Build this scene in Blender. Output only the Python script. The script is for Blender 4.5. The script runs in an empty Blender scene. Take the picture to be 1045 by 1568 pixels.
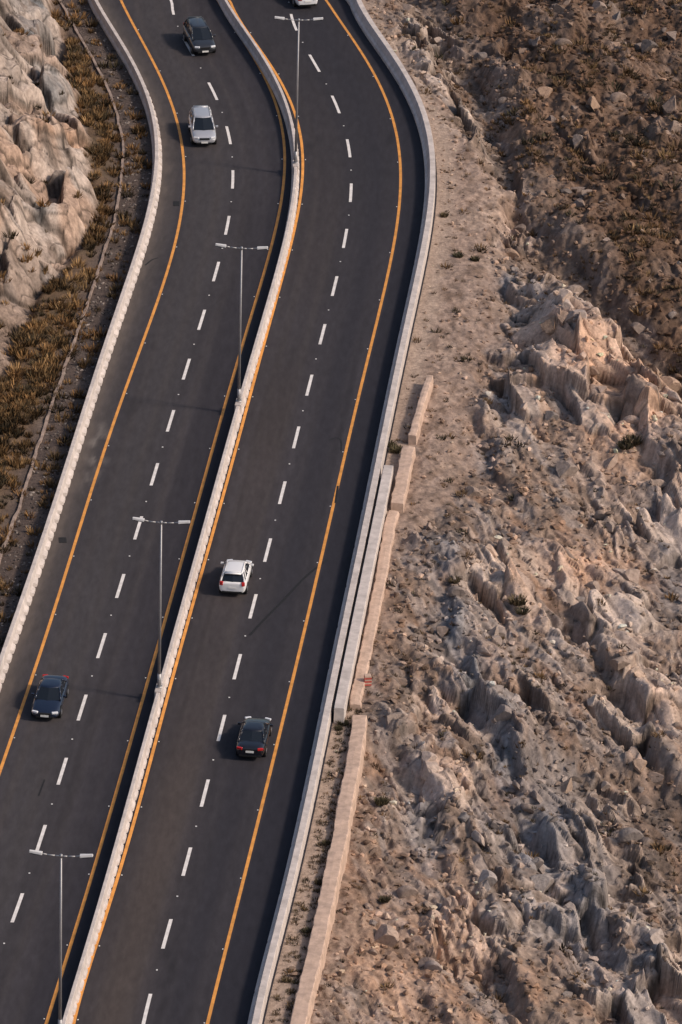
import bpy, bmesh, math
import numpy as np
from mathutils import Vector, Matrix
RS=np.random.RandomState
scene=bpy.context.scene
# ------------------------------------------------------------------ plan lines (metres)
Y26=-70+6.6*np.arange(26)
def tab(s): return np.array([float(v) for v in s.split(',')])
def curve(Yt,Xt,deg=9,top=-.27,bot=.09):
    c=np.polyfit(Yt/100,Xt,deg); y0,y1=Yt[0],Yt[-1]
    def f(Y):
        Y=np.asarray(Y,float); Yc=np.clip(Y,y0,y1)
        return np.polyval(c,Yc/100)+np.maximum(Y-y1,0)*top+np.minimum(Y-y0,0)*bot
    return f
Y34=-70+5.*np.arange(34)
ly=curve(Y34,tab("-23.38,-22.72,-22.25,-21.84,-21.43,-20.99,-20.52,-20.02,-19.53,-19.05,-18.58,-18.14,-17.71,-17.29,-16.87,-16.43,-15.98,-15.49,-14.98,-14.44,-13.91,-13.39,-12.93,-12.56,-12.32,-12.25,-12.37,-12.72,-13.30,-14.11,-15.11,-16.24,-17.42,-18.52"))
lb=curve(Y34,tab("-25.29,-24.88,-24.43,-23.95,-23.48,-23.01,-22.54,-22.06,-21.58,-21.10,-20.61,-20.14,-19.67,-19.22,-18.79,-18.36,-17.94,-17.52,-17.09,-16.65,-16.20,-15.74,-15.29,-14.88,-14.56,-14.37,-14.38,-14.63,-15.18,-16.04,-17.17,-18.42,-19.7,-20.9"))
my1=curve(Y26,tab("-15.99,-15.33,-14.67,-14.03,-13.42,-12.83,-12.24,-11.66,-11.08,-10.51,-9.94,-9.38,-8.82,-8.24,-7.65,-7.03,-6.41,-5.81,-5.29,-4.95,-4.89,-5.24,-6.08,-7.41,-9.09,-10.73"))
mb=curve(Y26,tab("-14.89,-14.23,-13.59,-12.99,-12.41,-11.84,-11.27,-10.70,-10.11,-9.53,-8.95,-8.37,-7.79,-7.21,-6.61,-5.99,-5.39,-4.82,-4.37,-4.12,-4.19,-4.70,-5.71,-7.20,-8.99,-10.59"))
my2=curve(Y26,tab("-14.44,-13.88,-13.16,-12.47,-11.85,-11.29,-10.74,-10.18,-9.60,-9.01,-8.42,-7.83,-7.26,-6.70,-6.14,-5.57,-4.99,-4.42,-3.92,-3.58,-3.54,-3.95,-4.91,-6.42,-8.26,-9.79"))
ry=curve(Y26,tab("-6.89,-6.29,-5.67,-5.05,-4.43,-3.83,-3.23,-2.64,-2.06,-1.50,-0.94,-0.39,0.17,0.74,1.32,1.92,2.50,3.04,3.48,3.75,3.74,3.38,2.58,1.34,-0.25,-1.95"))
rb=curve(Y26,tab("-4.13,-3.54,-2.86,-2.22,-1.64,-1.10,-0.58,-0.06,0.47,1.00,1.53,2.06,2.57,3.09,3.62,4.16,4.72,5.26,5.72,6.00,5.98,5.54,4.58,3.12,1.43,0.09"))
d1=curve(Y26,tab("-20.24,-19.28,-18.45,-17.73,-17.08,-16.46,-15.85,-15.23,-14.61,-13.99,-13.39,-12.80,-12.22,-11.63,-11.03,-10.42,-9.82,-9.27,-8.85,-8.66,-8.82,-9.43,-10.55,-12.06,-13.61,-14.45"))
d2=curve(Y26,tab("-10.50,-9.95,-9.30,-8.67,-8.06,-7.48,-6.90,-6.32,-5.72,-5.13,-4.54,-3.97,-3.40,-2.83,-2.26,-1.68,-1.10,-0.56,-0.12,0.11,0.03,-0.49,-1.48,-2.87,-4.32,-5.09"))
def lerp(pts):
    P=sorted([(y,x) for x,y in pts]); ys=[p[0] for p in P]; xs=[p[1] for p in P]
    return lambda Y: np.interp(Y,ys,xs)
foot=lerp([(-60,-80),(-40,-40),(-31,-20),(-28,-5),(-25.4,8),(-23.6,18.3),(-22.9,24.9),(-22.2,31.8),(-21.5,35.4),(-20.3,37.8),(-19.2,42.7),(-18.3,49),(-18.9,56.5),(-20.1,66.9),(-21.4,77.6),(-22.6,87.4),(-23.8,94.6),(-28,115)])
gully=lerp([(-2,125),(5.6,96.7),(9.1,75.7),(10.9,59.9),(14.1,47.5),(19.1,38.1),(23.6,25.6),(28,12),(40,-30),(60,-80)])
ridge=lerp([(8,52),(11.2,43.6),(14.9,37.8),(19.3,27.6),(23.3,18.9),(28,5)])
scarps=[(lerp([(1.8,-26),(5,-34.3),(7.1,-43.5),(8.8,-50),(11,-57),(15,-72)]),-70,-27,.8),
        (lerp([(5.8,0),(7.3,-11.5),(8.4,-20.7),(11.2,-32.4),(13.3,-40),(16.1,-51),(19,-58.5),(22,-68)]),-66,-8,1.3),
        (lerp([(11,3),(12.8,-2.8),(16,-10.5),(19,-22.5),(21.5,-33),(24,-45)]),-44,2,1.35),
        (lerp([(17,36),(19.8,27.5),(20.5,16),(22.6,6),(25,-4)]),-2,30,1.35),
        (lerp([(8,24),(10.2,16),(11.3,8),(14,0),(17,-5)]),-4,22,1.0),
        (lerp([(4,-50),(6,-60),(8,-72)]),-76,-52,.6)]
# ------------------------------------------------------------------ noise
T=RS(3).rand(4,256,256)
def vn(x,y,s=0):
    x=x+s*17.3; y=y+s*9.7
    xi=np.floor(x).astype(int); yi=np.floor(y).astype(int); u=x-xi; v=y-yi
    u=u*u*(3-2*u); v=v*v*(3-2*v)
    t=T[s%4]
    a=t[xi&255,yi&255]; b=t[(xi+1)&255,yi&255]; c=t[xi&255,(yi+1)&255]; d=t[(xi+1)&255,(yi+1)&255]
    return (a*(1-u)+b*u)*(1-v)+(c*(1-u)+d*u)*v
def fbm(x,y,o=4,s=0):
    r=0;a=1;n=0
    for i in range(o):
        r=r+a*vn(x,y,s+i); n+=a; a*=.5; x=x*2.03+3.1; y=y*2.03+1.7
    return r/n*2-1
def cell(x,y,s=0,tilt=1.9,ck=.14,off=.6):
    # fractured blocks: every cell is a tilted plane, joints are narrow grooves
    xi=np.floor(x).astype(int); yi=np.floor(y).astype(int)
    f1=np.full(x.shape,9.);f2=np.full(x.shape,9.); bx=np.zeros_like(x);by=np.zeros_like(x); ci=np.zeros(x.shape,int);cj=np.zeros(x.shape,int)
    for i in (-1,0,1):
        for j in (-1,0,1):
            cx=xi+i;cy=yi+j
            px=cx+T[s%4][(cx+s*31)&255,cy&255]; py=cy+T[(s+1)%4][(cx+s*31)&255,cy&255]
            dx=x-px;dy=y-py;d=np.abs(dx)*.55+np.abs(dy)*.55+.45*np.hypot(dx,dy)
            m=d<f1
            f2=np.where(m,f1,np.minimum(f2,d)); f1=np.where(m,d,f1)
            bx=np.where(m,dx,bx);by=np.where(m,dy,by);ci=np.where(m,cx,ci);cj=np.where(m,cy,cj)
    r1=T[(s+2)%4][(ci+s*31)&255,cj&255]; r2=T[(s+3)%4][(ci+s*31)&255,cj&255]; r3=T[s%4][(ci+97)&255,(cj+55)&255]
    h=(r1-.5)*off+(r2-.5)*bx*tilt+(r3-.5)*by*tilt
    h=h-ck*np.clip(1-(f2-f1)/.12,0,1)
    return h,r1,r2,f2-f1
def ss(a,b,x):
    t=np.clip((x-a)/(b-a),0,1); return t*t*(3-2*t)
def blob(X,Y,L):
    r=np.zeros_like(X)
    for (cx,cy,rx,ry_,w) in L:
        r=np.maximum(r,w*np.exp(-(((X-cx)/rx)**2+((Y-cy)/ry_)**2)))
    return r
def weather(Z,r0,r1,c0,c1,ky=1,kx=1,keep=.3):
    # round off the fractured edges inside the finely meshed part of a height grid
    A=Z[r0:r1,c0:c1]; B=A.copy()
    for ax,k in ((0,ky),(1,kx)):
        n=2*k+1; pad=[(0,0),(0,0)]; pad[ax]=(k,k); P=np.pad(B,pad,'edge'); S=0
        for i in range(n): S=S+(P[i:i+A.shape[0],:] if ax==0 else P[:,i:i+A.shape[1]])
        B=S/n
    Z=Z.copy(); Z[r0:r1,c0:c1]=keep*A+(1-keep)*B; return Z
# ------------------------------------------------------------------ terrain functions
def terr_r(X,Y,full=True):
    d=X-rb(Y)
    wx=X+.8*fbm(X/3.,Y/6.,2,1); wy=Y+1.8*fbm(X/3.,Y/6.,2,2)
    a=.42*wx-.9*wy; b=.9*wx+.42*wy
    sg=(X-gully(Y)+1.0*fbm(X/4.,Y/7.,3,13))*.85
    sr=(X-ridge(Y)+.8*fbm(X/3.,Y/4.,3,14))*.85
    inY=ss(2,14,Y)*(1-ss(44,52,Y))
    far=ss(0,2.5,sg)
    sandw=2.4+3.2*ss(-8,4,Y)*(1-ss(50,70,Y))-1.4*ss(66,88,Y)+1.1*fbm(Y/7.,X*0+2.,2)
    sand=1-ss(sandw-1.,sandw+1.4,d+1.9*fbm(X/1.7,Y/3.,4,3))
    rocky=blob(X,Y,[(19,22,5,9,1),(15.5,29,4,7,1),(12,19,2.5,5,.9),(12,36,3,6,.9),(11.5,54,2.2,7,1),(8.5,70,2.2,8,1),(5.5,86,2.6,8,1),(11.1,-8,3,5,.9),(16.5,-11,4.5,8,1),(20,-24,4,8,.9),(7.5,-3,2.5,4,.7),(9,-24,4,7,.8),(15,-45,5,12,.9),(6,-36,3,8,.8),(21,5,4,8,.8),(20,-60,6,10,.9),(8,-55,3,7,.6),(12,80,3,8,.5),(17,66,1.5,4,.7),(24,70,2,5,.7),(22,56,2,4,.7)])
    rocky=np.clip(rocky+.42*fbm(X/3.,Y/6.,4,5),.08,1)*(1-.25*far)
    slab=blob(X,Y,[(18.5,21,4.5,9,1),(15,29,3.5,7,1),(12,17,2.2,5,1),(12,36,2,4,.7),(11.3,-8,2.4,5,1),(16.5,-11,4,7,1),(20,-26,3.5,6,.9),(22,2,3,6,.8),(14,-46,3.5,9,.7),(20,-62,5,8,.7),(9,-25,2,7,.6),(6,-36,1.5,6,.5)])
    slab=np.clip(slab*1.25+.35*fbm(X/2.2,Y/4.,3,33)-.1,0,1)
    m=rocky*(1-sand)
    h1,q1,q2,e1=cell(b/2.5,a/6.0,0,2.6,.18,.6)
    h2,q3,q4,e2=cell(b/1.0,a/2.5,1,2.4,.24,.45)
    h3,q5,q6,e3=cell(b/.42,a/.95,2,1.9,.2,.6)
    z=m*(1.75*h1+.80*h2*(1-.25*slab)+.32*h3*(1-.7*slab))
    z=z+(1-sand)*(.30*fbm(X/2.,Y/2.5,4,1)+.12*h3*(1-slab)+.12*fbm(X/.4,Y/.6,2,2)*(1-.8*slab))+sand*(.12*fbm(X/1.3,Y/1.6,4,4)+.07*fbm(X/.4,Y/.5,2,2))
    sb=b/2.3+.5*fbm(a/9.,b/5.,3,3); fl=np.floor(sb); saw=sb-fl
    jt=np.exp(-((np.minimum(saw,1-saw))/.045)**2)
    saw=np.where(saw<.78,saw/.78,(1-saw)/.22)
    lv=T[1][fl.astype(int)&255,(np.floor(a/6.+T[2][fl.astype(int)&255,7]*3).astype(int))&255]
    z=z+(1-sand)*(.48*(saw-.5))*lv*(1-.4*far)*(.35+.65*m)
    rg=1-np.abs(fbm(b/4.,a/13.,3,15)); z=z+far*(1-sand)*(1.9*(rg-.75)+.6*np.abs(fbm(X/1.6,Y/2.4,3,16)))
    for i,(f,ya,yb,amp) in enumerate(scarps):
        s=X-f(Y)+1.3*fbm(X/2.,Y/3.,2,18+i); wgt=ss(ya,ya+8,Y)*(1-ss(yb-8,yb,Y))*(.15+1.2*vn(Y/4.,X*0+i,1))
        z=z+(1-sand)*wgt*amp*(ss(-1.,.2,s)*np.exp(-np.maximum(s,0)/2.8)-.3*np.exp(-((s+1.3)/.9)**2))
    mac=-.13*np.maximum(d-3,0)
    mac=mac+inY*2.6*np.exp(-(np.where(sr<0,sr/7.5,sr/1.6))**2)*(1-sand)*ss(2.5,7,d-sandw+2)
    mac=mac-1.4*np.exp(-((sg)/2.2)**2)*(1-sand)+far*np.minimum(.20*np.maximum(sg,0),7)+far*.9*fbm(X/6.,Y/9.,3,1)
    mac=np.maximum(mac,-6.5)+(.5*fbm(X/7.,Y/12.,2,6)*(1-sand))
    k=ss(.6,3.2,d)
    low=(1-ss(-34,-31,Y))*ss(2.2,2.8,d)
    z=-.06+k*z+.35*(1-k)*z+mac*ss(2.0,6,d)-.8*low
    z=np.where(d<.9,np.minimum(z,-.02),z)
    if not full: return z
    light=np.array([.50,.405,.34]);warm=np.array([.61,.39,.265]);blue=np.array([.195,.20,.215]);brown=np.array([.125,.078,.052]);sandc=np.array([.315,.232,.185]);soil=np.array([.27,.17,.115]);grey=np.array([.27,.228,.205])
    C=np.ones(X.shape+(3,))*np.array([.235,.175,.138])
    def mix(C,c,w): w=np.clip(w,0,1)[...,None]; return C*(1-w)+c*w
    n1=fbm(X/1.5,Y/2.5,4,7); n2=fbm(b/1.2,a/5.,4,8); n3=fbm(b/3.5,a/14.,3,19)
    C=mix(C,soil,ss(-.1,.4,n1+.3*n3)*.7)
    C=mix(C,grey,ss(0.,.35,n2-.3*n3)*.8)
    C=mix(C,np.array([.11,.08,.062]),ss(.1,.42,fbm(X/2.,Y/3.6,4,20))*.65*(1-slab))
    C=mix(C,light,ss(.3,.75,rocky)*ss(.25,.6,q3*.4+q1*.6+.25*n2))
    C=mix(C,light*(.74+.42*q1)[...,None],slab*ss(-.7,-.1,n2+q1-.5)*.92)
    C=mix(C,light,ss(.70,.86,q5)*.55*ss(.1,.5,rocky)*(1-slab))
    C=mix(C,warm,blob(X,Y,[(19.5,19,3.0,9,.95),(17,25,2.8,6,.95),(13,22,1.4,4,.5),(16,-4,2.6,3,.8),(11.5,-8,1.4,3,.4),(4,-60,3.5,9,.4),(9,12,2,3,.3),(11,55,1.5,4,.5),(20,-24,1.5,4,.4),(6.5,-36,1.5,4,.3)])*ss(.1,.4,q2*.6+.4*q3))  # warm sunlight painted into the ridge slabs' colour, plus some orange soil
    C=mix(C,warm*.85,ss(.76,.92,q2)*.5*m)
    bl=blob(X,Y,[(7.4,-16,.9,4,1),(8.6,-23,.9,5,1),(10.6,-31,1.,5,1),(11.2,41,1.,2.,1),(10.8,29,.9,2.2,1),(12.5,-42,2.4,7,.95),(15,-50,2.2,7,.9),(7.,-6,1.4,4,.7),(22,-4,1.5,5,.5),(9.5,10,1,3,.6),(5.5,-40,1.4,6,.7),(18,-62,2,6,.6),(22,12,1,4,.3)])  # blue-grey rock; along the left-facing scarp it paints in sky-lit shade
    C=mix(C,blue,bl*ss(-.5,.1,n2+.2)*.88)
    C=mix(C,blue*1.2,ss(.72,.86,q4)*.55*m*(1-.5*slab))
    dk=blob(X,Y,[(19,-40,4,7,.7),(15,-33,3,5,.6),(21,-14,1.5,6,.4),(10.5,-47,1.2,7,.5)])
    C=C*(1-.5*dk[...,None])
    fb=ss(.3,5.5-3*(1-ss(30,60,Y)),sg)*(.82+.6*fbm(X/2.2,Y/3.5,4,9))*(1-.45*ss(.4,.75,rocky))
    C=mix(C,brown,fb)
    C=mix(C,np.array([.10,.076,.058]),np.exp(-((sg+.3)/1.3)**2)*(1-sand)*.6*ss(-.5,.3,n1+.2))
    C=mix(C,sandc,sand*.88)
    C=mix(C,np.array([.19,.133,.10]),sand*ss(.0,.4,fbm(X/.7,Y/1.2,4,11))*.8)
    C=mix(C,np.array([.41,.31,.245]),sand*ss(.1,.5,fbm(X/1.2,Y/4,4,23))*.5)
    C=C*(1+(.34*(q5-.5)+.4*fbm(X/.3,Y/.5,2,12))*(1-.5*slab)+.35*(q3-.5)*m)[...,None]
    C=C*(1-.7*m*np.clip(1-e2/.09,0,1)-.35*np.clip(1-e3/.1,0,1)*m*(1-.7*slab))[...,None]
    C=C*(1-.75*m*np.clip(1-e1/.055,0,1))[...,None]*(1-.6*jt*lv*(1-sand)*(.3+.7*m)*(1-far))[...,None]
    C=mix(C,np.array([.40,.315,.255]),(1-ss(1.2,2.4,d))*.6)
    return z,np.clip(C,.01,.8),sand,far,m*(.3+.7*slab),slab
def terr_l(X,Y,full=True):
    c=lb(Y)-X; e=foot(Y)-X+.8*fbm(X/3.,Y/4.,3,2)
    cl=ss(-.2,.9,e)
    wx=X+.7*fbm(X/2.5,Y/4.,2,4); wy=Y+1.4*fbm(X/3.,Y/4.,2,5)
    a=.5*wx+.86*wy; b=.86*wx-.5*wy
    h1,q1,q2,e1=cell(b/2.6,a/6.5,3,2.5,.18,.7)
    h2,q3,q4,e2=cell(b/1.1,a/2.7,2,2.3,.24,.45)
    h3,q5,q6,e3=cell(b/.42,a/1.1,1,1.8,.2,.5)
    ep=np.maximum(e,0)
    zz=np.where(ep<6,1.0*ep,6+.5*(ep-6)); zz=np.minimum(zz,13+.05*ep)
    z=cl*(zz+(1.9*h1+.80*h2+.26*h3+.5*fbm(X/2.,Y/4.,2,9)))
    ban=ss(2.6,4.5,c)
    z=z+(1-cl)*(.10*fbm(X/.8,Y/1.,3,3)+ban*.35)-.05
    z=np.where(c<.7,np.minimum(z,-.02),z)
    if not full: return z
    def mix(C,c_,w): w=np.clip(w,0,1)[...,None]; return C*(1-w)+c_*w
    n1=fbm(X/1.2,Y/1.8,4,7);n2=fbm(X/3.,Y/5.,3,8)
    C=np.ones(X.shape+(3,))*np.array([.095,.073,.063])
    C=mix(C,np.array([.19,.15,.125]),(1-ban)*ss(0,.5,n1)*.45)
    C=mix(C,np.array([.15,.098,.058]),ban*.8)
    C=mix(C,np.array([.09,.068,.045]),ban*ss(0,.4,n1)*.7)
    R=np.ones(X.shape+(3,))*np.array([.34,.28,.24])
    R=mix(R,np.array([.46,.38,.325]),ss(.35,.65,q3*.5+q1*.5))
    R=mix(R,np.array([.18,.185,.19]),ss(.05,.45,n2)*.55+ss(.75,.92,q4)*.45)
    R=mix(R,np.array([.39,.25,.17]),ss(.05,.45,-n2)*.6+ss(.72,.9,q2)*.4)
    R=mix(R,np.array([.20,.13,.09]),(1-ss(26,46,Y))*.6)
    R=mix(R,np.array([.11,.08,.062]),ss(.12,.42,fbm(X/1.2,Y/2.,4,29))*.65)
    R=mix(R,np.array([.19,.135,.10]),ss(3.6,5.2,ep)*ss(-.2,.3,n2+n1)*.5)
    R=R*(1+.3*(q5-.5)+.35*fbm(X/.3,Y/.5,2,12))[...,None]*(1-.7*np.clip(1-e2/.09,0,1)-.3*np.clip(1-e3/.1,0,1))[...,None]*(1-.75*np.clip(1-e1/.06,0,1))[...,None]
    C=C*(1-cl[...,None])+np.clip(R,.02,1)*cl[...,None]
    return z,np.clip(C,.01,.8),ban*(1-cl),cl
# ------------------------------------------------------------------ materials
def newmat(name):
    m=bpy.data.materials.new(name); m.use_nodes=True
    nt=m.node_tree; return m,nt,nt.nodes['Principled BSDF']
def simple(name,col,rough=.6,metal=0,noise=0,nscale=20,coat=0,bump=0):
    m,nt,b=newmat(name); b.inputs['Roughness'].default_value=rough; b.inputs['Metallic'].default_value=metal
    b.inputs['Coat Weight'].default_value=coat
    if noise:
        tc=nt.nodes.new('ShaderNodeTexCoord'); n=nt.nodes.new('ShaderNodeTexNoise'); n.inputs['Scale'].default_value=nscale; n.inputs['Detail'].default_value=8; n.inputs['Roughness'].default_value=.65
        r=nt.nodes.new('ShaderNodeMapRange'); r.inputs[1].default_value=.3;r.inputs[2].default_value=.7; r.inputs[3].default_value=1-noise;r.inputs[4].default_value=1+noise
        mx=nt.nodes.new('ShaderNodeVectorMath'); mx.operation='SCALE'; mx.inputs[0].default_value=col[:3]
        nt.links.new(tc.outputs['Object'],n.inputs['Vector']); nt.links.new(n.outputs['Fac'],r.inputs[0]); nt.links.new(r.outputs[0],mx.inputs['Scale']); nt.links.new(mx.outputs[0],b.inputs['Base Color'])
        if bump:
            bp=nt.nodes.new('ShaderNodeBump'); bp.inputs['Strength'].default_value=bump; bp.inputs['Distance'].default_value=.02
            nt.links.new(n.outputs['Fac'],bp.inputs['Height']); nt.links.new(bp.outputs[0],b.inputs['Normal'])
    else: b.inputs['Base Color'].default_value=(*col[:3],1)
    return m
def attrmat(name,rough=.9,amp=.3,scale=8,bump=.5,dist=.05,stretch=(1,1,1),spec=.2):
    m,nt,b=newmat(name); N=nt.nodes; Lk=nt.links
    at=N.new('ShaderNodeAttribute'); at.attribute_name='Col'
    tc=N.new('ShaderNodeTexCoord'); mp=N.new('ShaderNodeMapping'); mp.inputs['Scale'].default_value=stretch
    Lk.new(tc.outputs['Object'],mp.inputs['Vector'])
    n=N.new('ShaderNodeTexNoise'); n.inputs['Scale'].default_value=scale; n.inputs['Detail'].default_value=8; n.inputs['Roughness'].default_value=.65
    Lk.new(mp.outputs[0],n.inputs['Vector'])
    r=N.new('ShaderNodeMapRange'); r.inputs[1].default_value=.3;r.inputs[2].default_value=.7;r.inputs[3].default_value=1-amp;r.inputs[4].default_value=1+amp
    Lk.new(n.outputs['Fac'],r.inputs[0])
    s=N.new('ShaderNodeVectorMath'); s.operation='SCALE'; Lk.new(at.outputs['Color'],s.inputs[0]); Lk.new(r.outputs[0],s.inputs['Scale']); Lk.new(s.outputs[0],b.inputs['Base Color'])
    b.inputs['Roughness'].default_value=rough; b.inputs['Specular IOR Level'].default_value=spec
    if bump:
        bp=N.new('ShaderNodeBump'); bp.inputs['Strength'].default_value=bump; bp.inputs['Distance'].default_value=dist
        Lk.new(n.outputs['Fac'],bp.inputs['Height']); Lk.new(bp.outputs[0],b.inputs['Normal'])
    return m
M_rock=attrmat('rock',.95,.28,3.5,.9,.12)
M_asph=attrmat('asphalt',.85,.16,2.5,.15,.01,(1,.25,1),.2)
M_veg=attrmat('dry_plants',.9,.2,10,0)
M_conc=simple('concrete',(.53,.475,.44),.85,0,.24,1.3,0,.2)
M_conc2=simple('tan_concrete',(.50,.365,.285),.9,0,.28,1.8,0,.4)
M_yel=simple('yellow_paint',(.66,.29,.06),.7,0,.28,1.3)
M_wht=simple('white_paint',(.72,.69,.66),.7,0,.2,2)
M_steel=simple('galvanised_steel',(.35,.35,.36),.5,.5,.1,5)
M_lamp=simple('lamp_housing',(.62,.62,.62),.45,.0,.05,5)
M_tar=simple('tar',(.007,.007,.008),.8,0,.2,3)
M_glass=simple('car_glass',(.012,.016,.022),.08,0)
M_tyre=simple('tyre',(.015,.015,.015),.85,0,.1,10)
M_rim=simple('rim',(.4,.4,.42),.35,.8,.05,10)
M_black=simple('black_trim',(.012,.012,.013),.5,0)
M_head=simple('headlamp',(.75,.77,.8),.15,.1)
M_tail=simple('tail_lamp',(.45,.015,.015),.2,0)
M_plate=simple('plate',(.75,.75,.72),.5,0)
M_red=simple('red_paint',(.42,.05,.04),.7,0,.2,8)
# ------------------------------------------------------------------ mesh helpers
def mesh_np(name,V,F,mat,col=None,smooth=False,nper=4):
    me=bpy.data.meshes.new(name); V=np.asarray(V,np.float32); F=np.asarray(F,np.int32)
    me.vertices.add(len(V)); me.vertices.foreach_set('co',V.ravel())
    me.loops.add(F.size); me.loops.foreach_set('vertex_index',F.ravel())
    me.polygons.add(len(F)); me.polygons.foreach_set('loop_start',np.arange(0,F.size,nper,dtype=np.int32)); me.polygons.foreach_set('loop_total',np.full(len(F),nper,np.int32))
    me.polygons.foreach_set('use_smooth',np.full(len(F),smooth))
    me.update(calc_edges=True); me.validate()
    if col is not None:
        ca=me.color_attributes.new('Col','FLOAT_COLOR','POINT')
        c=np.ones((len(V),4),np.float32); c[:,:3]=col; ca.data.foreach_set('color',c.ravel())
    me.materials.append(mat)
    ob=bpy.data.objects.new(name,me); scene.collection.objects.link(ob); return ob
def gridF(nr,nc,flip=False):
    i=np.arange(nr-1)[:,None]*nc+np.arange(nc-1)[None,:]
    q=np.stack([i,i+1,i+nc+1,i+nc],-1).reshape(-1,4)
    return q[:,::-1] if flip else q
def sheet(name,X,Y,Z,mat,col=None,smooth=False,flip=False):
    return mesh_np(name,np.stack([X,Y,Z],-1).reshape(-1,3),gridF(*X.shape,flip=flip),mat,None if col is None else col.reshape(-1,3),smooth)
fineY=np.arange(-76,112,.14)
coarse=np.array([3,7,13,22,35,55,90,150,260,420])
Ys=np.concatenate([(-76-coarse)[::-1],fineY,fineY[-1]+coarse])
dr=np.concatenate([[.25,.5],np.arange(.6,31,.085),31+coarse])
Yg=np.repeat(Ys[:,None],len(dr),1); Xg=rb(Yg)+dr[None,:]
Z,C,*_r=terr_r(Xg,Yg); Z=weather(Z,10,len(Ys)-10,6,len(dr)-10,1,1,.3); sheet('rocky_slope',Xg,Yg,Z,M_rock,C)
dl=np.concatenate([[.2,.4],np.arange(.5,15,.085),15+coarse])
Yg=np.repeat(Ys[:,None],len(dl),1); Xg=lb(Yg)-dl[None,:]
Z,C,_,_=terr_l(Xg,Yg); Z=weather(Z,10,len(Ys)-10,6,len(dl)-10,1,2,.2); sheet('rock_cliff',Xg,Yg,Z,M_rock,C,flip=True)
g=np.linspace(-4000,4000,9); GX,GY=np.meshgrid(g,g)
sheet('ground',GX,GY,GX*0-8.5,M_rock,np.ones(GX.shape+(3,))*np.array([.2,.15,.11]))
# ------------------------------------------------------------------ road
Yr=np.concatenate([(-80-coarse)[::-1],np.arange(-80,116,.5),115.5+coarse])
tt=np.linspace(0,1,160)
Yg=np.repeat(Yr[:,None],len(tt),1); x0=lb(Yg)-.35; x1=rb(Yg)+.45; Xg=x0+(x1-x0)*tt[None,:]
base=np.ones(Xg.shape+(3,))*np.array([.042,.0385,.0435])
def mixc(C,c,w): w=np.clip(w,0,1)[...,None]; return C*(1-w)+np.array(c)*w
L_=ly(Yg);Rr=ry(Yg);a1=my1(Yg);a2=my2(Yg);c1=d1(Yg);c2=d2(Yg)
st=fbm((Xg-c2)/.5,Yg/40.,3,1)
base=base*(1+.28*st+.16*fbm(Xg/3.,Yg/9.,3,2))[...,None]
base=mixc(base,(.056,.052,.055),.7*np.exp(-((Xg-c1+1.6)/1.8)**2))
for cc,w in ((c1-1.9,.6),(c1+1.8,.5),(c2-1.8,.8),(c2+1.8,.4)):
    for o in (-.8,.8):
        base=mixc(base,(.062,.054,.052),w*np.exp(-((Xg-cc-o)/.32)**2)*(.5+.6*st))
wl=1-ss(-20,50,Yg)*.6
base=mixc(base,(.078,.062,.054),.85*wl*np.exp(-((Xg-(c2-1.7))/1.2)**2)*ss(-.9,.5,fbm(Xg*0,Yg/20.,2,5)))
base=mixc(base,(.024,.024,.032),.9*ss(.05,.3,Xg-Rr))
base=mixc(base,(.029,.028,.035),.8*np.exp(-((Xg-(c2+1.9))/1.3)**2))  # outer lane: bluish shade painted into the asphalt colour
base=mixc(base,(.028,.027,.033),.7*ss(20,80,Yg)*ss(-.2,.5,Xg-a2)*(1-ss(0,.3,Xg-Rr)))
base=mixc(base,(.027,.025,.031),.8*ss(0,.3,Xg-a1)*(1-ss(0,.3,Xg-a2)))  # shade beside the median barrier, painted into the asphalt
base=mixc(base,(.029,.028,.036),.6*ss(-2.6,-.6,Xg-a1)*(1-ss(0,.3,Xg-a1)))  # painted median shade fading out left of the inner yellow line
dist=Xg-lb(Yg)
base=mixc(base,(.14,.115,.10),(1-ss(.5,1.15,dist+.4*fbm(Xg/.7,Yg/2.,3,3)))*.85)
base=mixc(base,(.082,.071,.066),(1-ss(1.,2.2,dist))*.6)
base=mixc(base,(.2,.18,.165),blob(Xg,Yg,[(lb(np.array(9.))+1.5,9,.6,4,.9),(lb(np.array(3.))+1.6,4,.5,2,.5)])*ss(-.2,.5,fbm(Xg/.5,Yg/1.5,3,6)))
for (bx,by,rx,r_,w) in [(-13.6,40,.7,1.5,.7),(-3.,66,.8,2,.6),(-12.5,-30,.8,2,.3),(-9.3,-62,.6,5,.4),(-14.2,15,.9,4,.4),(2.9,66,.5,5,.5),(-6.4,86,.6,4,.4),(.6,-8,.5,7,.5)]:
    base=mixc(base,(.017,.017,.02),blob(Xg,Yg,[(bx,by,rx,r_,w)])*ss(-.3,.5,fbm(Xg/.6,Yg/1.2,3,7)))
base=base*(1+.16*(vn(Xg/.2,Yg/.6,2)-.5))[...,None]
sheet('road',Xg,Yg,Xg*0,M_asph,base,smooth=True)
def ribbon(name,f,w,y0,y1,mat,z=.006,step=1.):
    n=max(2,int((y1-y0)/step)+1); Y=np.linspace(y0,y1,n); X=f(Y); dx=np.gradient(X,Y); k=np.sqrt(1+dx**2)
    P=np.stack([np.stack([X-w/2*k,Y,Y*0+z],-1),np.stack([X+w/2*k,Y,Y*0+z],-1)],1)
    return P.reshape(-1,3),gridF(n,2)
def join(name,parts,mat,nper=4,smooth=False):
    V=[];F=[];o=0
    for v,f in parts: V.append(v);F.append(f+o);o+=len(v)
    return mesh_np(name,np.concatenate(V),np.concatenate(F),mat,None,smooth,nper)
for f in (ly,my1,my2,ry):
    v,q=ribbon('',f,.2,-400,400,M_yel); mesh_np('yellow_edge_line',v,q,M_yel)
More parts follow.
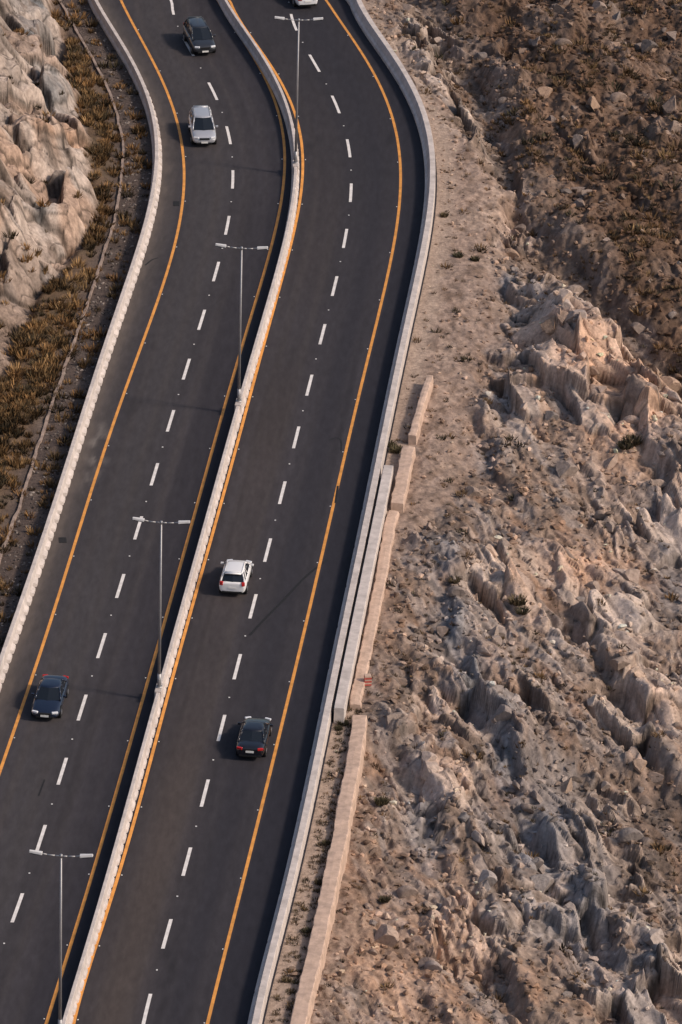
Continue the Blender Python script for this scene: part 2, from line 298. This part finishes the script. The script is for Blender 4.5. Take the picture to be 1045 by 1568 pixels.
dY1=[93.8,84.9,75.7,66.7,57.9,49.0,40.3,31.5,22.8,14.0,5.2,-3.3,-12.2,-21.0,-29.8,-38.5,-47.4,-56.1]+[-56.1-8.76*i for i in range(1,12)]+[93.8+8.8*i for i in range(1,12)]
dY2=[91,82.2,73.6,64.7,55.9,47.1,38.2,29.5,20.6,11.8,2.8,-6.2,-14.7,-23.5,-32.1,-40.9,-49.8,-58.8,-67.8]+[-67.8-8.76*i for i in range(1,12)]+[91+8.8*i for i in range(1,12)]
for f,L in ((d1,dY1),(d2,dY2)):
    join('lane_dashes',[ribbon('',f,.21,y-1.8,y+1.8,M_wht) for y in L],M_wht)
def boxes(L):
    out=[]
    for (x,y,z,sx,sy,sz,ang) in L:
        c=np.array([[i,j,k] for i in(-.5,.5) for j in(-.5,.5) for k in(-.5,.5)])*[sx,sy,sz]
        ca,sa=math.cos(ang),math.sin(ang); c=np.stack([c[:,0]*ca-c[:,1]*sa,c[:,0]*sa+c[:,1]*ca,c[:,2]],-1)+[x,y,z]
        out.append((c,np.array([[0,1,3,2],[4,6,7,5],[0,4,5,1],[2,3,7,6],[0,2,6,4],[1,5,7,3]])))
    return out
st=[]
for f,L in ((d1,dY1),(d2,dY2)):
    for y in L: st.append((float(f(y-4.38)),y-4.38,.012,.10,.10,.024,0))
for f,o in ((ly,.18),(my1,-.2),(my2,.2),(ry,-.18)):
    for y in np.arange(-78,112,8.76): st.append((float(f(y))+o,y,.012,.08,.08,.024,0))
join('road_studs',boxes(st),M_plate)
def pathrib(P,w,z=.005):
    P=np.array(P,float); t=np.linspace(0,len(P)-1,len(P)*5); X=np.interp(t,range(len(P)),P[:,0]);Y=np.interp(t,range(len(P)),P[:,1])
    k=np.ones(5)/5; Xs=np.convolve(np.pad(X,2,'edge'),k,'valid');Yz=np.convolve(np.pad(Y,2,'edge'),k,'valid')
    tx=np.gradient(Xs);ty=np.gradient(Yz);l=np.hypot(tx,ty)+1e-6;nx,ny=-ty/l*w/2,tx/l*w/2
    return np.stack([np.stack([Xs-nx,Yz-ny,Xs*0+z],-1),np.stack([Xs+nx,Yz+ny,Xs*0+z],-1)],1).reshape(-1,3),gridF(len(Xs),2,True)
join('tar_seams',[pathrib([(-5.7,-19.2),(-4.9,-17),(-4.1,-15.0),(-3.3,-13),(-2.5,-10.8),(-1.6,-8.8),(-.6,-7.2)],.18,.004),pathrib([(-1.,11.4),(-.5,12),(-.1,11.6),(-.1,9.6)],.10,.004),
   pathrib([(-14.6,41),(-14.1,42.2),(-13.6,42.6)],.14,.004),pathrib([(-17.9,-42),(-17.6,-39.5)],.1,.004),pathrib([(-.4,1.2),(-.3,3.2),(-.25,4.2)],.14,.010)],M_tar)
join('drain_cover',boxes([(-12.7,52.9,.01,.45,.9,.02,.0),(-18.2,-5.5,.01,.5,.8,.02,.1)]),M_tar)
# ------------------------------------------------------------------ barriers
def barrier(name,f,prof,y0,y1,mat,notch=None,step=.2,rough=0):
    Y=np.arange(y0,y1,step); X=f(Y); dx=np.gradient(X,Y); k=1/np.sqrt(1+dx**2)
    rows=[]
    s=np.arange(len(Y))*step
    for i,(o,z,toe) in enumerate(prof):
        oo=np.full(len(Y),o); zz=np.full(len(Y),float(z))
        if toe and notch:
            oo=np.where((s%notch)<.35,toe,oo)
        oo=oo*np.where((s%6.)<.2,.94,1.)
        if rough:
            oo=oo+rough*fbm(Y/.7,Y*0+i*.6,3,2); zz=zz+rough*1.2*fbm(Y/1.1,Y*0+i*.3,3,3)*(z>-.1)
        rows.append(np.stack([X+oo*k,Y-oo*dx*k,zz],-1))
    P=np.stack(rows,1); nc=P.shape[1]
    F=gridF(len(Y),nc); V=P.reshape(-1,3)
    n=len(Y)
    ob=mesh_np(name,V,F,mat)
    bm=bmesh.new(); bm.from_mesh(ob.data); bm.verts.ensure_lookup_table()
    for r in (0,n-1): bm.faces.new([bm.verts[r*nc+j] for j in range(nc)])
    bmesh.ops.recalc_face_normals(bm,faces=bm.faces); bm.to_mesh(ob.data); bm.free()
    return ob
wide=[(-.30,-.05,0),(-.30,.16,0),(-.18,.34,0),(-.14,.86,0),(-.12,.88,0),(.12,.88,0),(.14,.86,0),(.20,.36,0),(.42,.20,.22),(.42,-.05,.22)]
barrier('concrete_barrier',lambda Y:lb(Y)-.03,wide,-300,300,M_conc,1.4)
med=[(-.27,-.05,0),(-.27,.16,0),(-.16,.34,0),(-.11,.86,0),(-.09,.88,0),(.10,.88,0),(.12,.86,0),(.17,.34,0),(.30,.18,.20),(.30,-.05,.20)]
barrier('concrete_barrier',lambda Y:mb(Y)+.06,med,-300,300,M_conc,1.4)
rprof=[(-.50,-.05,0),(-.50,.26,0),(-.33,.38,0),(-.17,.9,0),(-.14,.93,0),(.24,.93,0),(.26,.9,0),(.30,-.6,0)]
barrier('concrete_barrier',lambda Y:rb(Y)+.05,rprof,-300,300,M_conc)
barrier('concrete_parapet',lambda Y:rb(Y)+.80,[(-.30,-.3,0),(-.30,1.0,0),(-.27,1.03,0),(.33,1.03,0),(.36,1.0,0),(.36,-.5,0)],-31,5.5,M_conc)
def prof_wall(w,zt,zb): return [(-w/2,zb,0),(-w/2,zt-.05,0),(-w/2+.05,zt,0),(0,zt+.02,0),(w/2-.05,zt,0),(w/2,zt-.05,0),(w/2+.04,zt*.4,0),(w/2+.08,zb,0)]
wob=lambda Y:.10*fbm(Y/4.5,Y*0+1.,3,1)
fA=lerp([(5.8,20.9),(5.2,15.6),(4.4,9.0),(3.7,0.6)]); barrier('stone_parapet_wall',lambda Y:fA(Y)+wob(Y),prof_wall(.5,.7,-.6),11.2,21.3,M_conc2,rough=.07)
barrier('stone_parapet_wall',lambda Y:fA(Y)+wob(Y),prof_wall(.85,.6,-.6),.3,9.6,M_conc2,rough=.07)
fB=lerp([(3.5,0.),(3.3,-1.4),(2.6,-11.5),(1.8,-21.1),(1.2,-28)]); barrier('low_retaining_wall',lambda Y:fB(Y)+wob(Y),prof_wall(.7,.3,-1.4),-29,0,M_conc2,rough=.06)
fC=lerp([(1.5,-30.3),(1.0,-39.1),(0.0,-51.8),(-1.1,-63.8),(-1.6,-69.0),(-10,-170)]); barrier('low_retaining_wall',lambda Y:fC(Y)+wob(Y),prof_wall(.9,.4,-1.8),-160,-30.5,M_conc2,rough=.06)
barrier('drain_kerb',lambda Y:lb(Y)-2.55+.12*fbm(Y/3.,Y*0,2,1),[(-.09,-.2,0),(-.09,.10,0),(.09,.10,0),(.09,-.2,0)],-120,150,simple('drain_concrete',(.30,.23,.19),.9,0,.35,1.5,0,.4),rough=.05)
# ------------------------------------------------------------------ vegetation and stones
rng=RS(11)
def tufts(name,P,S,Cc,nb=34,hgt=1.,seed=0):
    r=RS(seed); n=len(P)
    ang=r.rand(n,nb)*2*np.pi; rad=np.sqrt(r.rand(n,nb))*.5; lean=.25+r.rand(n,nb)*.75; h=(.35+.65*r.rand(n,nb))*hgt*(1-.5*rad)
    bx=rad*np.cos(ang);by=rad*np.sin(ang); tx=bx+lean*.5*np.cos(ang);ty=by+lean*.5*np.sin(ang)
    pa=ang+np.pi/2+r.randn(n,nb)*.8; w=.05+.07*r.rand(n,nb)
    S_=S[:,None]
    A=np.stack([P[:,0:1]+S_*(bx-w*np.cos(pa)),P[:,1:2]+S_*(by-w*np.sin(pa)),P[:,2:3]+0*bx-.03],-1)
    B=np.stack([P[:,0:1]+S_*(bx+w*np.cos(pa)),P[:,1:2]+S_*(by+w*np.sin(pa)),P[:,2:3]+0*bx-.03],-1)
    D=np.stack([P[:,0:1]+S_*tx,P[:,1:2]+S_*ty,P[:,2:3]+S_*h],-1)
    V=np.stack([A,B,D],2).reshape(-1,3)
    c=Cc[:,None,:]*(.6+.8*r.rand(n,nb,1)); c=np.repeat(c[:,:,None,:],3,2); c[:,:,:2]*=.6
    F=np.arange(len(V)).reshape(-1,3)
    return mesh_np(name,V,F,M_veg,np.clip(c.reshape(-1,3),.005,.6),False,3)
def pal(n,r,cols): 
    c=np.array(cols)[r.randint(0,len(cols),n)]; return c*(.75+.5*r.rand(n,1))
N=24000; d=.8+rng.rand(N)*30; y=-76+rng.rand(N)*186; x=rb(y)+d
z,C,sd,fa,m,sl=terr_r(x,y); clump=fbm(x/1.6,y/3.,4,21)
keep=rng.rand(N)<np.clip((.05+.70*fa*ss(-.1,.35,clump)+.32*(1-sd)*(1-m)*ss(0,.35,clump)+.06*sd)*(1-.8*sl*(1-fa)),0,1)
x,y,z,fa,clump=x[keep],y[keep],z[keep],fa[keep],clump[keep]; n=len(x)
S=.18+.28*rng.rand(n)**1.5+.7*(rng.rand(n)<.12)*rng.rand(n)
S*=.8+.4*fa
cc=pal(n,rng,[(.14,.09,.05),(.22,.13,.06),(.07,.055,.038),(.08,.068,.042),(.17,.11,.06),(.26,.17,.085)])
tufts('scrub',np.stack([x,y,z],-1),S,cc,28,.7,1)
bp=[(3.6,10.1,.75),(3.2,11.0,.6),(.5,-31.1,.55),(.2,-31.8,.4),(19.7,13.,1.0),(19.2,12.4,.8),(11.6,-11.5,.9),(11.9,-12.2,.7),(2.9,-40.3,.7),(7.5,-10.,.6),(-.7,-52,.45),(-1.4,-58,.45),(-2.4,-64,.4),(-.4,-47,.4),(.6,-38,.4),(8.,44.5,.6),(9.2,44,.55),(3.2,-52,.5),(6.,62,.45),(7,52,.5)]
bx=np.array([b[0] for b in bp]);by=np.array([b[1] for b in bp]);bs=np.array([b[2] for b in bp])
tufts('dry_bushes',np.stack([bx,by,terr_r(bx,by,False)],-1),bs,pal(len(bx),rng,[(.10,.085,.05),(.13,.10,.06),(.09,.08,.05)]),160,.75,2)
N=320; y=-76+rng.rand(N)*50; x=rb(y)+.7+rng.rand(N)*1.3; z=terr_r(x,y,False)
tufts('verge_weeds',np.stack([x,y,z],-1),.15+.25*rng.rand(N),pal(N,rng,[(.14,.10,.06),(.10,.08,.05)]),26,.8,3)
N=9000; y=-50+rng.rand(N)*160; x=lb(y)-.6-rng.rand(N)*11; z,C,ban,cl=terr_l(x,y); ck=lb(y)-x
cn=fbm(x/1.,y/1.9,3,31)
keep=(rng.rand(N)<np.where(ck>2.85,.95*(ban>.1)*ss(-.35,.1,cn+.1),.16)*(cl<.35)+.03*(cl>.35)*(z<9))
x,y,z=x[keep],y[keep],z[keep];n=len(x);cn=cn[keep]
cc=pal(n,rng,[(.30,.17,.07),(.26,.148,.065),(.13,.09,.048),(.34,.21,.095),(.085,.066,.038),(.21,.135,.065)])
g_=fbm(x/1.6,y/4.,2,40)[:,None]; cc=cc*(1-ss(0,.4,g_)*.5)
tufts('roadside_grass',np.stack([x,y,z],-1),.3+.7*rng.rand(n)**1.5,cc,34,.8,4)
ico=bmesh.new(); bmesh.ops.create_icosphere(ico,subdivisions=1,radius=1); IV=np.array([v.co[:] for v in ico.verts]); IF=np.array([[v.index for v in f.verts] for f in ico.faces]); ico.free()
ico=bmesh.new(); bmesh.ops.create_icosphere(ico,subdivisions=3,radius=1); IV2=np.array([v.co[:] for v in ico.verts]); IF2=np.array([[v.index for v in f.verts] for f in ico.faces]); ico.free()
def stones(name,P,S,Cc,big=False,seed=0):
    r=RS(seed); iv,jf=(IV2,IF2) if big else (IV,IF); n=len(P); protos=[]
    for k in range(12):
        v=iv.copy()
        for _ in range(9):
            nn=r.randn(3); nn/=np.linalg.norm(nn); dd=.32+.25*r.rand(); s=v@nn; v=v-np.maximum(s-dd,0)[:,None]*nn
        protos.append(v*(.8+1.0*r.rand(3))*[1,1,.8])
    protos=np.array(protos)[r.randint(0,12,n)]
    an=(1.1+.5*r.randn(n)) if big else r.rand(n)*6.28
    ca,sa=np.cos(an)[:,None],np.sin(an)[:,None]
    q=np.stack([protos[:,:,0]*ca-protos[:,:,1]*sa,protos[:,:,0]*sa+protos[:,:,1]*ca,protos[:,:,2]],-1)
    V=(q*S[:,None,None]+P[:,None,:]).reshape(-1,3)
    F=(jf[None]+(np.arange(n)*len(iv))[:,None,None]).reshape(-1,3)
    c=np.repeat(Cc[:,None,:],len(iv),1).reshape(-1,3)
    return mesh_np(name,V,F,M_rock,c,False,3)
N=30000; y=-76+rng.rand(N)*186; x=rb(y)+.8+rng.rand(N)*30; z,C,sd,fa,m,sl=terr_r(x,y)
keep=rng.rand(N)<np.clip((.22+.32*(1-sd)+.5*ss(0,.4,fbm(x/2.,y/3.,3,50))-.3*m-.15*sd*(fbm(x/1.5,y/2.5,2,9)<0))*(1-.85*sl),0,1)
x,y,z,C,sd=x[keep],y[keep],z[keep],C[keep],sd[keep]; n=len(x)
S=(.05+.24*rng.rand(n)**3)*(1-.25*sd)
tone=np.where(rng.rand(n,1)<.3,1.7,.85)*(.7+.5*rng.rand(n,1))
stones('loose_stones',np.stack([x,y,z+.3*S],-1),S,np.clip(C*tone*np.array([1.05,1,.95]),.02,.6),False,5)
N=5600; y=-76+rng.rand(N)*186; x=rb(y)+4+rng.rand(N)*26; z,C,sd,fa,m,sl=terr_r(x,y); cl_=fbm(x/1.8,y/3.5,3,61)
k=(sd<.3)&(rng.rand(N)<(.05+.55*ss(.0,.4,cl_)*(.4+m))*(1-.5*sl))
x,y,z,C=x[k],y[k],z[k],C[k]; n=len(x); S=.16+.6*rng.rand(n)**2.1
Cb=.55*C+.45*pal(n,rng,[(.44,.36,.31),(.38,.31,.27),(.50,.35,.25),(.25,.24,.24),(.33,.26,.22)])
stones('boulders',np.stack([x,y,z-.1*S],-1),S,np.clip(Cb,.02,.55),True,6)
N=2600; y=-50+rng.rand(N)*160; x=lb(y)-.5-rng.rand(N)*2.; z=terr_l(x,y,False)
stones('ditch_rubble',np.stack([x,y,z+.02],-1),.04+.12*rng.rand(N)**2.5,np.clip(pal(N,rng,[(.10,.085,.075),(.2,.17,.15),(.07,.06,.055),(.3,.26,.23)]),.02,.5),False,7)
# ------------------------------------------------------------------ object helpers
def tangent(f,y): return math.atan2(-(float(f(y+1))-float(f(y-1)))/2,1)
def empty(name,loc,rz):
    e=bpy.data.objects.new(name,None); e.location=loc; e.rotation_euler=(0,0,rz); scene.collection.objects.link(e); return e
def bm_obj(name,bm,mat,parent,smooth=False,sub=0,bevel=0):
    me=bpy.data.meshes.new(name); bmesh.ops.recalc_face_normals(bm,faces=bm.faces); bm.to_mesh(me); bm.free()
    for m_ in (mat if isinstance(mat,list) else [mat]): me.materials.append(m_)
    for p in me.polygons: p.use_smooth=smooth
    o=bpy.data.objects.new(name,me); scene.collection.objects.link(o); o.parent=parent
    if bevel: b=o.modifiers.new('b','BEVEL'); b.width=bevel; b.segments=2; b.limit_method='ANGLE'
    if sub: s=o.modifiers.new('s','SUBSURF'); s.levels=sub; s.render_levels=sub
    return o
def addbox(bm,c,s,rot=None):
    r=bmesh.ops.create_cube(bm,size=1); M=Matrix.Translation(c)@(rot or Matrix())@Matrix.Diagonal((*s,1)); bmesh.ops.transform(bm,matrix=M,verts=r['verts']); return r['verts']
def tube(bm,p,q,r0,r1,seg=10):
    p=Vector(p);q=Vector(q);d=q-p
    r=bmesh.ops.create_cone(bm,cap_ends=True,segments=seg,radius1=r0,radius2=r1,depth=d.length)
    bmesh.ops.transform(bm,matrix=Matrix.Translation((p+q)/2)@d.to_track_quat('Z','Y').to_matrix().to_4x4(),verts=r['verts'])
def lamp(y):
    x=float(mb(y))+.06; E=empty('street_lamp',(x,y,0),tangent(mb,y))
    bm=bmesh.new(); addbox(bm,(0,0,.47),(.44,1.2,1.0)); bm_obj('pedestal',bm,M_conc,E,bevel=.04)
    bm=bmesh.new(); addbox(bm,(0,0,1.0),(.36,.36,.06)); tube(bm,(0,0,.95),(0,0,1.9),.12,.12,12); tube(bm,(0,0,1.9),(0,0,12.3),.10,.055,12); tube(bm,(0,0,12.2),(0,0,12.4),.08,.08,12)
    bm_obj('pole',bm,M_steel,E,smooth=True)
    bm=bmesh.new()
    for s in (-1,1):
        pts=[(0,0,12.3),(s*.35,0,12.30),(s*.8,0,12.33),(s*1.15,0,12.40)]
        for a_,b_ in zip(pts,pts[1:]): tube(bm,a_,b_,.045,.04,8)
    bm_obj('arms',bm,M_steel,E,smooth=True)
    bm=bmesh.new()
    for s in (-1,1):
        rot=Matrix.Rotation(-s*math.radians(6),4,'Y')
        vs=addbox(bm,(s*1.42,0,12.44),(.74,.30,.15),rot)
        for v in vs:
            if v.co.x*s>1.5: v.co.y*=.62
            if v.co.z>12.46: v.co.y*=.7
    bm_obj('luminaires',bm,M_lamp,E,bevel=.03)
    bm=bmesh.new()
    for s in (-1,1): addbox(bm,(s*1.45,0,12.345),(.5,.2,.03),Matrix.Rotation(-s*math.radians(6),4,'Y'))
    bm_obj('lenses',bm,M_glass,E)
for y in (147,102.8,59.1,15.4,-28.6,-72.6,-116.4): lamp(y)
# ------------------------------------------------------------------ cars
def car(name,x,y,rz,kind,col,metal=.3):
    E=empty(name,(x,y,0.006),rz)
    paint=simple(name+'_paint',col,.32,metal,0,0,.8)
    if kind=='sedan':
        L,W,H=4.8,1.84,1.45
        st=[(-2.4,.74,.86,.36),(-2.32,.84,1.0,.3),(-1.75,.9,1.04,.27),(-1.0,.92,1.0,.25),(.2,.92,.97,.25),(1.0,.92,.96,.25),(1.7,.91,.86,.25),(2.2,.84,.74,.28),(2.4,.7,.62,.34)]
        gb=(-1.72,1.12);gr=(-.95,.28);belt=.97
    elif kind=='hatch':
        L,W,H=4.3,1.8,1.55
        st=[(-2.12,.78,1.02,.4),(-2.05,.86,1.06,.3),(-1.4,.9,1.05,.27),(-.6,.9,1.03,.25),(.4,.9,1.0,.25),(1.0,.9,.99,.25),(1.6,.88,.9,.25),(2.0,.82,.76,.28),(2.15,.68,.62,.36)]
        gb=(-2.0,1.15);gr=(-1.55,.2);belt=1.02
    else:
        L,W,H=4.65,1.88,1.72
        st=[(-2.32,.8,1.1,.42),(-2.25,.88,1.14,.34),(-1.5,.94,1.12,.3),(-.6,.94,1.1,.3),(.5,.94,1.08,.3),(1.1,.94,1.07,.3),(1.7,.92,1.0,.3),(2.15,.86,.88,.34),(2.32,.72,.72,.4)]
        gb=(-2.2,1.3);gr=(-1.85,.3);belt=1.09
    bm=bmesh.new(); rings=[]
    for (yy,w,zt,zb) in st:
        pr=[(0,zt),(.55*w,zt-.005),(.86*w,zt-.05),(w,zt-.2),(w*1.01,(zt+zb)/2),(.95*w,zb),(.5*w,zb-.02)]
        ring=[bm.verts.new((a_,yy,b_)) for a_,b_ in pr]+[bm.verts.new((0,yy,zb-.02))]+[bm.verts.new((-a_,yy,b_)) for a_,b_ in pr[:0:-1]]
        rings.append(ring)
    for A,B in zip(rings,rings[1:]):
        n=len(A)
        for i in range(n): bm.faces.new((A[i],A[(i+1)%n],B[(i+1)%n],B[i]))
    bm.faces.new(rings[0]); bm.faces.new(rings[-1])
    bm_obj('body',bm,paint,E,True,2)
    wb,wr=.86*W/2,.66*W/2; zr=H-.06
    def ringpts(t,wd):
        y0=gb[0]+(gr[0]-gb[0])*t; y1=gb[1]+(gr[1]-gb[1])*t; z=belt-.04+(zr-belt+.04)*t; bulge=.08
        return [(-wd,y0+bulge,z),(0,y0-bulge*.5,z),(wd,y0+bulge,z),(wd+.02,(y0+y1)/2,z),(wd,y1-bulge,z),(0,y1+bulge,z),(-wd,y1-bulge,z),(-wd-.02,(y0+y1)/2,z)]
    bm=bmesh.new(); R_=[]
    for t in (0,.5,1): R_.append([bm.verts.new(p) for p in ringpts(t,wb+(wr-wb)*(t**1.4))])
    for A,B in zip(R_,R_[1:]):
        for i in range(8): bm.faces.new((A[i],A[(i+1)%8],B[(i+1)%8],B[i]))
    bm.faces.new(R_[-1]); bm_obj('windows',bm,M_glass,E,False)
    bm=bmesh.new()
    top=ringpts(1,wr); lo=[bm.verts.new((a_*1.04,b_*1.0+(.03 if b_>0 else -.03),c_-.04)) for a_,b_,c_ in top]; md=[bm.verts.new((a_*1.0,b_,c_+.015)) for a_,b_,c_ in top]
    ycen=(gr[0]+gr[1])/2
    hi=[bm.verts.new((a_*.75,ycen+(b_-ycen)*.8,c_+.05)) for a_,b_,c_ in top]; hh=[bm.verts.new((a_*.4,ycen+(b_-ycen)*.45,c_+.065)) for a_,b_,c_ in top]
    for A,B in ((lo,md),(md,hi),(hi,hh)):
        for i in range(8): bm.faces.new((A[i],A[(i+1)%8],B[(i+1)%8],B[i]))
    bm.faces.new(hh); bm_obj('roof',bm,paint,E,True)
    bm=bmesh.new()
    B0=ringpts(0,wb);M0=ringpts(.5,wb+(wr-wb)*(.5**1.4));T0=ringpts(1,wr)
    for i in (0,2,4,6): tube(bm,B0[i],M0[i],.06,.05,6); tube(bm,M0[i],T0[i],.05,.05,6)
    for i in (3,7): tube(bm,B0[i],M0[i],.04,.035,6); tube(bm,M0[i],T0[i],.035,.035,6)
    if kind!='sedan':
        for s in (-1,1):
            tube(bm,(s*wb,gb[0]+.75,belt),(s*(wr+.04),gr[0]+.6,zr),.05,.05,6)
            tube(bm,(s*(wr-.04),gr[0]+.15,H+.01),(s*(wr-.04),gr[1]-.2,H+.01),.02,.02,6)
        addbox(bm,(0,gr[0]-.06,zr+.03),(wr*1.8,.28,.04))
    bm_obj('pillars',bm,paint,E,True)
    wy=(-L*.29,L*.30)
    for i,(s,yy) in enumerate([(s,yy) for s in (-1,1) for yy in wy]):
        bm=bmesh.new(); tube(bm,(s*(W/2-.20),yy,.33),(s*(W/2+.015),yy,.33),.33,.33,20); bm_obj('wheel_%d'%(i+1),bm,M_tyre,E,bevel=.03)
        bm=bmesh.new(); tube(bm,(s*(W/2-.1),yy,.33),(s*(W/2+.03),yy,.33),.2,.17,10); bm_obj('rim_%d'%(i+1),bm,M_rim,E)
        bm=bmesh.new(); tube(bm,(s*(W/2-.3),yy,.36),(s*(W/2+.006),yy,.36),.40,.40,20); bm_obj('wheel_arch_%d'%(i+1),bm,M_black,E)
    yb,yf=st[0][0],st[-1][0]; zt=st[1][2]; zf=st[-2][2]
    bm=bmesh.new()
    for s in (-1,1):
        addbox(bm,(s*.62,yf-.13,zf-.10),(.40,.16,.13),Matrix.Rotation(-s*.35,4,'Z'))
    bm_obj('headlamps',bm,M_head,E,bevel=.03)
    bm=bmesh.new()
    for s in (-1,1):
        if kind=='sedan': addbox(bm,(s*.64,yb+.07,zt-.14),(.36,.14,.15),Matrix.Rotation(s*.3,4,'Z'))
        else: addbox(bm,(s*.70,yb+.08,zt-.10),(.22,.16,.26),Matrix.Rotation(s*.3,4,'Z'))
    bm_obj('tail_lamps',bm,M_tail,E,bevel=.03)
    bm=bmesh.new(); addbox(bm,(0,yf-.03,zf-.17),(.75,.10,.14)); addbox(bm,(0,yf-.05,.36),(1.1,.1,.12)); addbox(bm,(0,yb+.06,.38),(1.3,.1,.14)); bm_obj('grille_and_bumper_trim',bm,M_black,E,bevel=.02)
    bm=bmesh.new(); addbox(bm,(0,yf+.03,.45),(.5,.02,.13)); addbox(bm,(0,yb-.015 if kind=='sedan' else yb+.0,.68),(.5,.03,.13)); bm_obj('plates',bm,M_plate,E)
    bm=bmesh.new()
    for s in (-1,1): addbox(bm,(s*(W/2+.08),gb[1]-.45,belt+.06),(.2,.12,.14))
    bm_obj('mirrors',bm,paint,E,bevel=.03)
for (nm,x,y,f,rev,kind,col,mt) in [
    ('white_hatchback',-6.7,-11.4,d2,0,'hatch',(.80,.80,.80),0),
    ('black_sedan',-5.0,-34.2,d2,0,'sedan',(.012,.013,.02),.3),
    ('dark_blue_sedan',-17.8,-29.6,d1,1,'sedan',(.012,.02,.045),.3),
    ('silver_suv',-11.2,66.3,d1,1,'suv',(.50,.51,.54),.35),
    ('dark_grey_suv',-12.0,85.2,d1,1,'suv',(.035,.038,.045),.3),
    ('white_sedan',-4.3,96.2,d2,0,'sedan',(.72,.73,.75),0)]:
    car(nm,x,y,tangent(f,y)+(math.pi if rev else 0),kind,col,mt)
E=empty('striped_marker_block',(1.95,-25.6,.1),.15)
bm=bmesh.new(); addbox(bm,(0,0,.25),(.42,.42,.7)); bm_obj('block',bm,M_conc2,E,bevel=.02)
bm=bmesh.new()
for i in range(3): addbox(bm,(0,0,.0+.22*i),(.44,.44,.1))
bm_obj('stripes',bm,M_red,E)
# ------------------------------------------------------------------ light, sky, camera
sv=Vector((.68,-.20,.58)).normalized()
el=math.asin(sv.z); az=math.atan2(sv.x,sv.y)
w=bpy.data.worlds.new('World'); scene.world=w; w.use_nodes=True; nt=w.node_tree
sky=nt.nodes.new('ShaderNodeTexSky'); sky.sky_type='NISHITA'; sky.sun_disc=False; sky.sun_elevation=el; sky.sun_rotation=az; sky.dust_density=3.
bg=nt.nodes['Background']; nt.links.new(sky.outputs[0],bg.inputs[0]); bg.inputs[1].default_value=.115
sun=bpy.data.lights.new('sun','SUN'); sun.energy=2.9; sun.angle=math.radians(7); sun.color=(1,.82,.68)
so=bpy.data.objects.new('sun',sun); so.rotation_euler=sv.to_track_quat('Z','Y').to_euler(); scene.collection.objects.link(so)
e=math.radians(25);rho=math.radians(1.5);D=440.
R=Vector((1,0,0));U=Vector((0,math.sin(e),math.cos(e)));Lk=Vector((0,math.cos(e),-math.sin(e)))
cr=math.cos(rho)*R+math.sin(rho)*U; cu=-math.sin(rho)*R+math.cos(rho)*U
cam=bpy.data.cameras.new('camera'); co=bpy.data.objects.new('camera',cam); scene.collection.objects.link(co)
Mx=Matrix((cr,cu,-Lk)).transposed().to_4x4(); Mx.translation=Vector((0,-D*math.cos(e),D*math.sin(e))); co.matrix_world=Mx
cam.sensor_fit='VERTICAL'; cam.sensor_height=36; cam.lens=10158*36/1568; cam.clip_start=5; cam.clip_end=9000
scene.camera=co
scene.view_settings.view_transform='Standard'; scene.view_settings.look='None'; scene.view_settings.exposure=0
